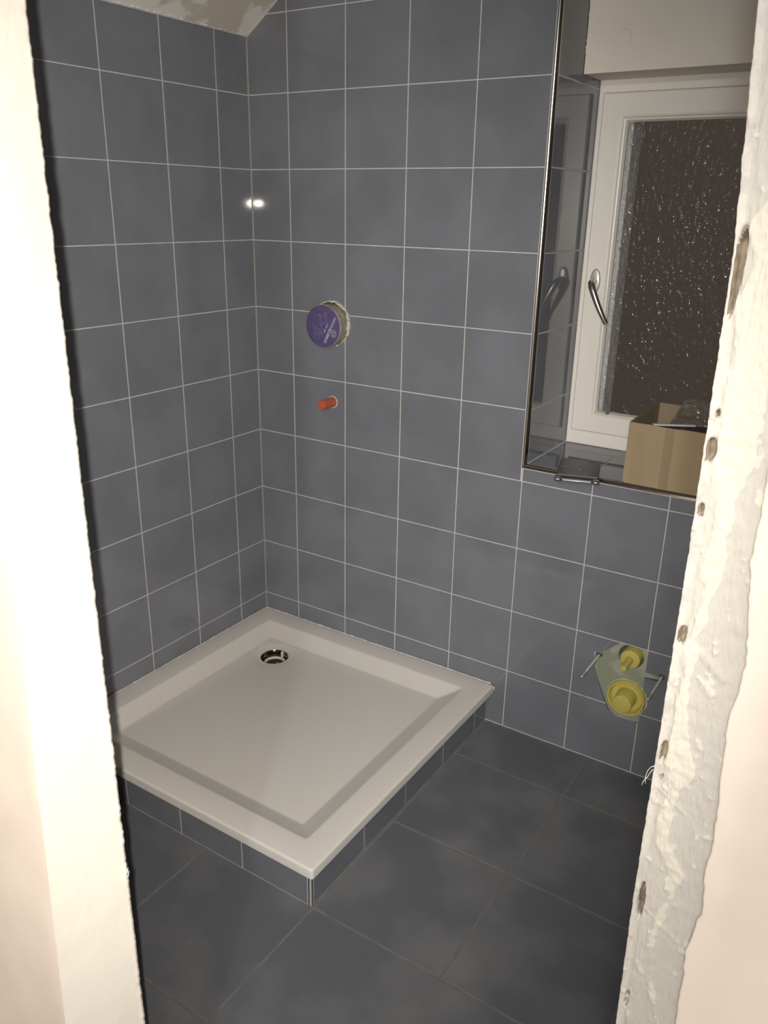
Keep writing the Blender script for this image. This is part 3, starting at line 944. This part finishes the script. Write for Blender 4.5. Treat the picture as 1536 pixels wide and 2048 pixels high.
def circ(cx, cy, rx, ry=None, n=28):
    ry = ry or rx
    q = [(cx + rx * math.cos(2 * PI * i / n), cy + ry * math.sin(2 * PI * i / n)) for i in range(n)]
    return [(q[i], q[(i + 1) % n]) for i in range(n)]
def quad_at(cx, cy, w, h, ang):
    c, s = math.cos(ang), math.sin(ang)
    q = [(cx + c * a - s * b, cy + s * a + c * b) for a, b in ((-w, -h), (w, -h), (w, h), (-w, h))]
    return [(q[i], q[(i + 1) % 4]) for i in range(4)]
segs = circ(0.003, 0.0205, 0.0118) + circ(0.003, 0.0205, 0.0105)
for a in (62, 140, 242, 320):
    a = math.radians(a)
    segs += quad_at(0.003 + 0.0165 * math.cos(a), 0.0205 + 0.0165 * math.sin(a), 0.0048, 0.0030, a)
    segs += quad_at(0.003 + 0.0190 * math.cos(a), 0.0205 + 0.0190 * math.sin(a), 0.0016, 0.0040, a)
line_art('valve_diagram', segs, M['purple_ink'])
a = math.radians(-32)
segs = quad_at(-0.0190, -0.0180, 0.0105, 0.0090, a) + quad_at(-0.0150, -0.0130, 0.0060, 0.0050, a) + quad_at(-0.0215, -0.0300, 0.0070, 0.0080, a) + quad_at(-0.0030, -0.0200, 0.0030, 0.0048, a) + quad_at(-0.0300, -0.0020, 0.0060, 0.0040, a)
line_art('box_diagram', segs, M['purple_ink'])
cx, cy = 0.0400, -0.0185
segs = []
for i in range(5):
    a1 = TA + 2 * PI * i / 5; a2 = TA + 2 * PI * (i + 2) / 5
    segs.append(((cx + 0.0105 * math.cos(a1), cy + 0.0115 * math.sin(a1)), (cx + 0.0105 * math.cos(a2), cy + 0.0115 * math.sin(a2))))
    a3 = TA + 2 * PI * (i + 0.5) / 5
    segs += circ(cx + 0.0075 * math.cos(a3), cy + 0.0085 * math.sin(a3), 0.0030, n=12)
line_art('star_emblem', segs, M['white_ink'], 0.0007)
segs = []
for k in range(8):                                  # two short blocks of print too small to read
    q0 = pq + td * (0.0030 * k + (0.0035 if k > 3 else 0.0))
    segs.append((tuple(q0), tuple(q0 + td * 0.0020)))
line_art('small_print', segs, M['white_ink'], 0.0034)
line_art('star_mark', quad_at(0.0045, -0.0085, 0.0006, 0.0006, 0.7), M['white_ink'], 0.0014)

# ------------------------------------------------------------------ red plugged pipe below it
QX, QZ = 0.3005, 0.9325
carve(tiles_near(QX - 0.02, QX + 0.02, QZ - 0.02, QZ + 0.02) + [gr_back, wall_back], round_cut(QX, QZ, 0.0188, 0.05, 0.06, 28))
pipe = thing('pipe_plug', 'red plastic plug in a plastered hole below the violet valve box', 'pipe plug', (QX, 0, QZ))
pm = Matrix.Translation((-QX, 0, -QZ)) @ wall_m(QX, QZ)
obj('plug', lathe([(0.0152, -0.04), (0.0152, 0.056), (0.0148, 0.0590), (0.0135, 0.0602), (0.0080, 0.0604), (0.0075, 0.0590), (0.0005, 0.0590)], 36, cap1=True), M['orange'], pipe, pm, autosmooth=40)
bm = bmesh.new()
n = 44; ringv = []
for k in range(n):
    a = 2 * PI * k / n
    br = 0.25 if 1.5 < a < 2.2 else 1.0
    ro = 0.0192 + 0.0016 * noise.noise(Vector((a * 3, 2, 0))) + 0.0003 * random.random()
    hh = 0.0012 + br * 0.0015
    ringv.append([bm.verts.new((r_ * math.cos(a), r_ * math.sin(a), h_)) for r_, h_ in ((ro, -0.002), (ro - 0.0003, hh * 0.7), (0.0175, hh), (0.0158, hh * 0.6), (0.0154, -0.008))])
for k in range(n):
    a, b = ringv[k], ringv[(k + 1) % n]
    for j in range(4):
        bm.faces.new((a[j], b[j], b[j + 1], a[j + 1]))
obj('plaster_ring', bm, M['plaster'], pipe, pm, smooth=True)

# ------------------------------------------------------------------ opening for the wall-hung toilet
poly = [(1.2716, 0.3965), (1.2231, 0.3500), (1.2130, 0.3250), (1.2066, 0.2980), (1.2300, 0.2450), (1.2530, 0.1960), (1.2600, 0.1830), (1.2680, 0.1745), (1.2782, 0.1693), (1.2900, 0.1655), (1.3060, 0.1650), (1.3196, 0.1663),
        (1.3320, 0.1660), (1.3420, 0.1670), (1.3505, 0.1640), (1.3505, 0.1947), (1.3600, 0.2090), (1.3665, 0.2300), (1.3650, 0.2500), (1.3600, 0.2640), (1.3505, 0.2730), (1.3490, 0.3123), (1.3650, 0.3135), (1.3837, 0.3155), (1.3900, 0.3190), (1.3900, 0.3270), (1.3779, 0.3302), (1.3640, 0.3306), (1.3478, 0.3309), (1.3476, 0.3965)]
bm = bmesh.new()
prism(bm, poly[::-1], O0, X, Z, -Y, -0.0092, 0.02)
carve(tiles_near(1.20, 1.395, 0.163, 0.398) + [gr_back], bm)
carve([wall_back], round_cut(1.3040, 0.3610, 0.0345, 0.10, 0.0))
carve([wall_back], round_cut(1.3070, 0.2330, 0.0535, 0.10, 0.02))
# uneven plaster left round the lower connection
bm = bmesh.new()
n = 70; ringv = []
for k in range(n):
    a = 2 * PI * k / n
    keep = 1.0 if (3.3 < a < 5.6 or a > 5.9 or a < 0.3) else 0.25
    ro = 0.0548 + keep * (0.0035 + 0.003 * noise.noise(Vector((a * 3, 4, 0)))) + 0.0006 * random.random()
    hh = keep * 0.0062
    ringv.append([bm.verts.new((r_ * math.cos(a), r_ * math.sin(a), h_)) for r_, h_ in ((ro, -0.0088), (ro - 0.0008, -0.0088 + hh * 0.6), (0.0545, -0.0088 + hh), (0.0538, -0.02))])
for k in range(n):
    a, b = ringv[k], ringv[(k + 1) % n]
    for j in range(3):
        bm.faces.new((a[j], b[j], b[j + 1], a[j + 1]))
obj('plaster_ring', bm, M['plaster'], wall_back, wall_m(1.3070, 0.2330), smooth=True)

flush = thing('flush_pipe_plug', 'small yellow plug with a thin stub, upper one of the two toilet connections', 'pipe plug', (1.3040, 0, 0.3560))
fm_ = Matrix.Translation((-1.3040, 0, -0.3560)) @ wall_m(1.3030, 0.3540)
obj('cap', lathe([(0.0270, -0.09), (0.0270, -0.004), (0.0262, -0.0020), (0.0240, -0.0010), (0.0110, 0.0)], 44, cap1=True), M['yellow'], flush, fm_, autosmooth=35)
obj('stub', lathe([(0.0115, -0.001), (0.0105, 0.004), (0.0082, 0.052), (0.0076, 0.0545), (0.0060, 0.0550)], 28, cap1=True), M['yellow'], flush, fm_, autosmooth=35)
waste = thing('waste_pipe_plug', 'large yellow round plug with a thick core, lower one of the two toilet connections', 'pipe plug', (1.3070, 0, 0.2330))
wm_ = Matrix.Translation((-1.3070, 0, -0.2330)) @ wall_m(1.3070, 0.2340)
obj('cap', lathe([(0.0525, -0.09), (0.0525, 0.0035), (0.0515, 0.0055), (0.0495, 0.0060), (0.0470, 0.0050), (0.0440, -0.010), (0.0420, -0.0125), (0.0290, -0.0130)], 60), M['yellow'], waste, wm_, autosmooth=30)
obj('core', lathe([(0.0290, -0.0130), (0.0278, -0.0120), (0.0262, 0.0350), (0.0252, 0.0370), (0.0238, 0.0376)], 48, cap1=True), M['yellow'], waste, wm_, autosmooth=30)

def rod(x, z, length, label, lean):
    t_ = thing('threaded_rod', label, 'threaded rod', (x, 0, z), 'mounting rods for the toilet')
    d = Vector((lean[0], -1, lean[1])).normalized()
    b0 = Vector((0, 0.015, 0))
    pts, rads = [], []
    nn = 150
    for i in range(nn + 1):
        pts.append(b0 + d * (length + 0.015) * i / nn)
        rads.append(0.0031 + (0.00030 if i % 2 else -0.00035))
    obj('rod', tube(pts, rads, 12), M['zinc'], t_, smooth=True)
    tip = b0 + d * (length + 0.015)
    obj('sleeve', tube([tip - d * 0.026, tip - d * 0.024, tip - d * 0.004, tip + d * 0.002], [0.0044, 0.0052, 0.0052, 0.0040], 14), M['film'], t_, smooth=True)
    obj('collar', tube([Vector((0, 0.004, 0)), Vector((0, 0.002, 0))], 0.0052, 18), M['dark'], t_)
    return t_
rod(1.2180, 0.3400, 0.135, 'bare metal threaded rod with clear tip, left of the yellow plugs', (0.0, 0.0))
rod(1.3935, 0.3310, 0.130, 'bare metal threaded rod right of the yellow plugs, next to the door jamb', (0.0, 0.0))
for (cx_, cz_) in ((1.2180, 0.3400), (1.3935, 0.3310)):
    carve(tiles_near(cx_ - 0.012, cx_ + 0.012, cz_ - 0.012, cz_ + 0.012) + [gr_back, wall_back], round_cut(cx_, cz_, 0.0085, 0.05, 0.0, 20))
# chipped glaze beside the left rod
bm = bmesh.new()
for (ax, az, bx_, bz_) in ((1.2050, 0.349, 1.2065, 0.331), (1.2030, 0.338, 1.2100, 0.341), (1.2060, 0.344, 1.2115, 0.338), (1.2085, 0.349, 1.2050, 0.338)):
    d = Vector((bx_ - ax, 0, bz_ - az)); nn_ = Vector((-d.z, 0, d.x)).normalized() * 0.0005
    a_, b_ = Vector((ax, -0.0006, az)), Vector((bx_, -0.0006, bz_))
    vv = [bm.verts.new(p) for p in (a_ - nn_, b_ - nn_, b_ + nn_, a_ + nn_)]
    f_ = bm.faces.new(vv)
    ex = bmesh.ops.extrude_face_region(bm, geom=[f_])
    bmesh.ops.translate(bm, vec=(0, 0.0005, 0), verts=[v for v in ex['geom'] if isinstance(v, bmesh.types.BMVert)])
obj('chip', bm, M['fibre'], wall_back)

# ------------------------------------------------------------------ things on the window sill
SZ = SILL + 0.0006
ca = thing('cardboard_box', 'open brown cardboard box of scraps standing on the window sill', 'box', (1.35, 0.14, SZ))
cm_ = Matrix.Translation((-1.35, -0.14, -SZ))
C0, C1, D0, D1, CH = 1.2215, 1.500, 0.0045, 0.268, 0.1600
def panel(name, pts, thick, axis, material):
    """closed corrugated panel from an outline, thickness along axis"""
    bm = bmesh.new()
    a = [bm.verts.new(p) for p in pts]
    b = [bm.verts.new(Vector(p) + axis * thick) for p in pts]
    bm.faces.new(a); bm.faces.new(b[::-1])
    for i in range(len(pts)):
        j = (i + 1) % len(pts)
        bm.faces.new((a[i], a[j], b[j], b[i]))
    return obj(name, bm, material, ca, cm_)
front_top = [(C1, D0, SZ + CH - 0.002)] + [(C1 - (C1 - C0) * i / 10, D0 + 0.0012 * math.sin(i), SZ + CH - 0.0015 + 0.0012 * math.sin(i * 1.7)) for i in range(1, 10)] + [(C0, D0, SZ + CH)]
fp = panel('front_panel', [(C0, D0, SZ + 0.004), (C0 + 0.006, D0, SZ), (C1, D0, SZ)] + front_top, 0.004, Y, M['cardboard'])
panel('left_panel', [(C0, D0 + 0.004, SZ), (C0, D1, SZ), (C0, D1, SZ + CH + 0.002), (C0, 0.14, SZ + CH + 0.001), (C0, D0 + 0.004, SZ + CH)], 0.004, X, M['cardboard_in'])
panel('right_panel', [(C1 - 0.004, D0 + 0.004, SZ), (C1 - 0.004, D1, SZ), (C1 - 0.004, D1, SZ + CH - 0.02), (C1 - 0.004, D0 + 0.004, SZ + CH - 0.002)], 0.004, X, M['cardboard_in'])
panel('back_panel', [(C0 + 0.004, D1 - 0.004, SZ), (C1 - 0.004, D1 - 0.004, SZ), (C1 - 0.004, D1 - 0.004, SZ + 0.10), (1.345, D1 - 0.004, SZ + 0.105), (1.328, D1 - 0.004, SZ + 0.148), (1.322, D1 - 0.004, SZ + CH + 0.0), (1.27, D1 - 0.004, SZ + CH + 0.002), (C0 + 0.004, D1 - 0.004, SZ + CH + 0.002)], 0.004, Y, M['cardboard_in'])
obj('bottom_panel', bx(C0 + 0.004, C1 - 0.004, D0 + 0.004, D1 - 0.004, SZ, SZ + 0.003), M['cardboard_in'], ca, cm_)
obj('tape', bx(1.312, 1.335, D0 - 0.0004, D0 + 0.0002, SZ + 0.001, SZ + CH - 0.002), M['tape'], ca, cm_)
# contents
stp = obj('metal_strip', bx(-0.0525, 0.0525, -0.006, 0.006, -0.0017, 0.0017, bev=0.0004), M['zinc'])
stp.matrix_world = Matrix.Translation((1.316, 0.067, SZ + 0.1530)) @ Matrix.Rotation(math.radians(31), 4, 'Z') @ Matrix.Rotation(math.radians(0.5), 4, 'Y')
tag(stp, 'short flat metal strip lying on top inside the cardboard box', 'metal strip')
scr = obj('tile_offcut', bx(-0.10, 0.10, -0.05, 0.05, -0.004, 0.004, bev=0.0008), M['black_plastic'])
scr.matrix_world = Matrix.Translation((1.36, 0.135, SZ + 0.1230)) @ Matrix.Rotation(math.radians(16), 4, 'Z') @ Matrix.Rotation(math.radians(3), 4, 'X')
tag(scr, 'dark flat offcut under the metal strip in the cardboard box', 'tile offcut')
pile = bmesh.new()
for i in range(26):
    mm = Matrix.Translation((random.uniform(C0 + 0.06, C1 - 0.07), random.uniform(D0 + 0.05, D1 - 0.06), SZ + random.uniform(0.018, 0.095))) @ Matrix.Rotation(random.uniform(0, PI), 4, 'Z') @ Matrix.Rotation(random.uniform(-0.5, 0.5), 4, 'X')
    bmesh.ops.create_cube(pile, size=1.0, matrix=mm @ Matrix.Diagonal((random.uniform(0.03, 0.08), random.uniform(0.02, 0.05), 0.006, 1)))
po = obj('tile_scrap', pile, M['black_plastic']); po['kind'] = 'stuff'
tag(po, 'heap of dark scraps in the bottom of the cardboard box', 'scraps')
# crumpled clear bag leaning out of the back of the box
bm = bmesh.new()
nx_, nz_ = 26, 22
grid = []
for i in range(nx_ + 1):
    col_ = []
    for j in range(nz_ + 1):
        u, v = i / nx_, j / nz_
        top = 0.196 - 0.03 * abs(u - 0.45) * 2 - 0.05 * max(0, 0.22 - u) / 0.22
        x = 1.268 + 0.135 * u; z = SZ + 0.088 + (top - 0.088) * v
        y = 0.235 + 0.020 * noise.noise(Vector((u * 5, v * 4, 1))) + 0.010 * noise.noise(Vector((u * 13, v * 11, 2))) - 0.03 * (1 - v)
        y = min(y, 0.2575)
        col_.append(bm.verts.new((x + 0.006 * noise.noise(Vector((u * 6, v * 6, 5))), y, z + 0.004 * noise.noise(Vector((u * 9, v * 9, 8))))))
    grid.append(col_)
for i in range(nx_):
    for j in range(nz_):
        bm.faces.new((grid[i][j], grid[i + 1][j], grid[i + 1][j + 1], grid[i][j + 1]))
bag = obj('plastic_bag', bm, M['film'])
bag.modifiers.new('thick', 'SOLIDIFY').thickness = 0.0004
tag(bag, 'crumpled clear plastic bag sticking up at the back of the cardboard box', 'plastic bag')

# dark hinged case lying over the front edge of the sill
cs = thing('plastic_case', 'flat smoky black plastic case lying over the tiled sill edge', 'case', (1.1035, 0.0055, SZ))
cs.rotation_euler = (0, 0, math.radians(17.0))
obj('lower_shell', bx(-0.0535, 0.0535, -0.080, 0.080, 0.0005, 0.0095, bev=0.0015), M['black_plastic'], cs)
lid = obj('lid', bx(-0.0520, 0.0520, -0.076, 0.076, 0.0098, 0.0185, bev=0.0018), M['black_plastic'], cs)
obj('lid_rib', bx(0.022, 0.044, 0.066, 0.069, 0.0185, 0.0200, bev=0.0004), M['black_plastic'], lid)
obj('lid_rib', bx(-0.049, 0.049, -0.012, -0.009, 0.0183, 0.0193, bev=0.0003), M['black_plastic'], lid)
for sx_ in (-1, 1):
    obj('clasp', bx(sx_ * 0.0475 - 0.0085, sx_ * 0.0475 + 0.0085, -0.0865, -0.0745, 0.001, 0.0150, bev=0.0015), M['black_plastic'], cs)
    obj('clasp_pin', bx(sx_ * 0.0475 - 0.0040, sx_ * 0.0475 + 0.0040, -0.0872, -0.0862, 0.0060, 0.0085), M['zinc'], cs)
obj('hinge_rod', tube([(-0.036, -0.0825, 0.0055), (0.036, -0.0825, 0.0055)], 0.0020, 10), M['zinc'], cs, smooth=True)
bm = bmesh.new()
for (ax, ay, s) in ((0.0, -0.015, 0.0011), (0.004, -0.024, 0.0016), (0.0035, -0.027, 0.0012), (-0.004, -0.013, 0.0009)):
    bmesh.ops.create_icosphere(bm, subdivisions=1, radius=s, matrix=Matrix.Translation((ax, ay, 0.0189)) @ Matrix.Diagonal((1, 1.6, 0.5, 1)))
obj('mortar_crumb', bm, M['fibre'], lid)
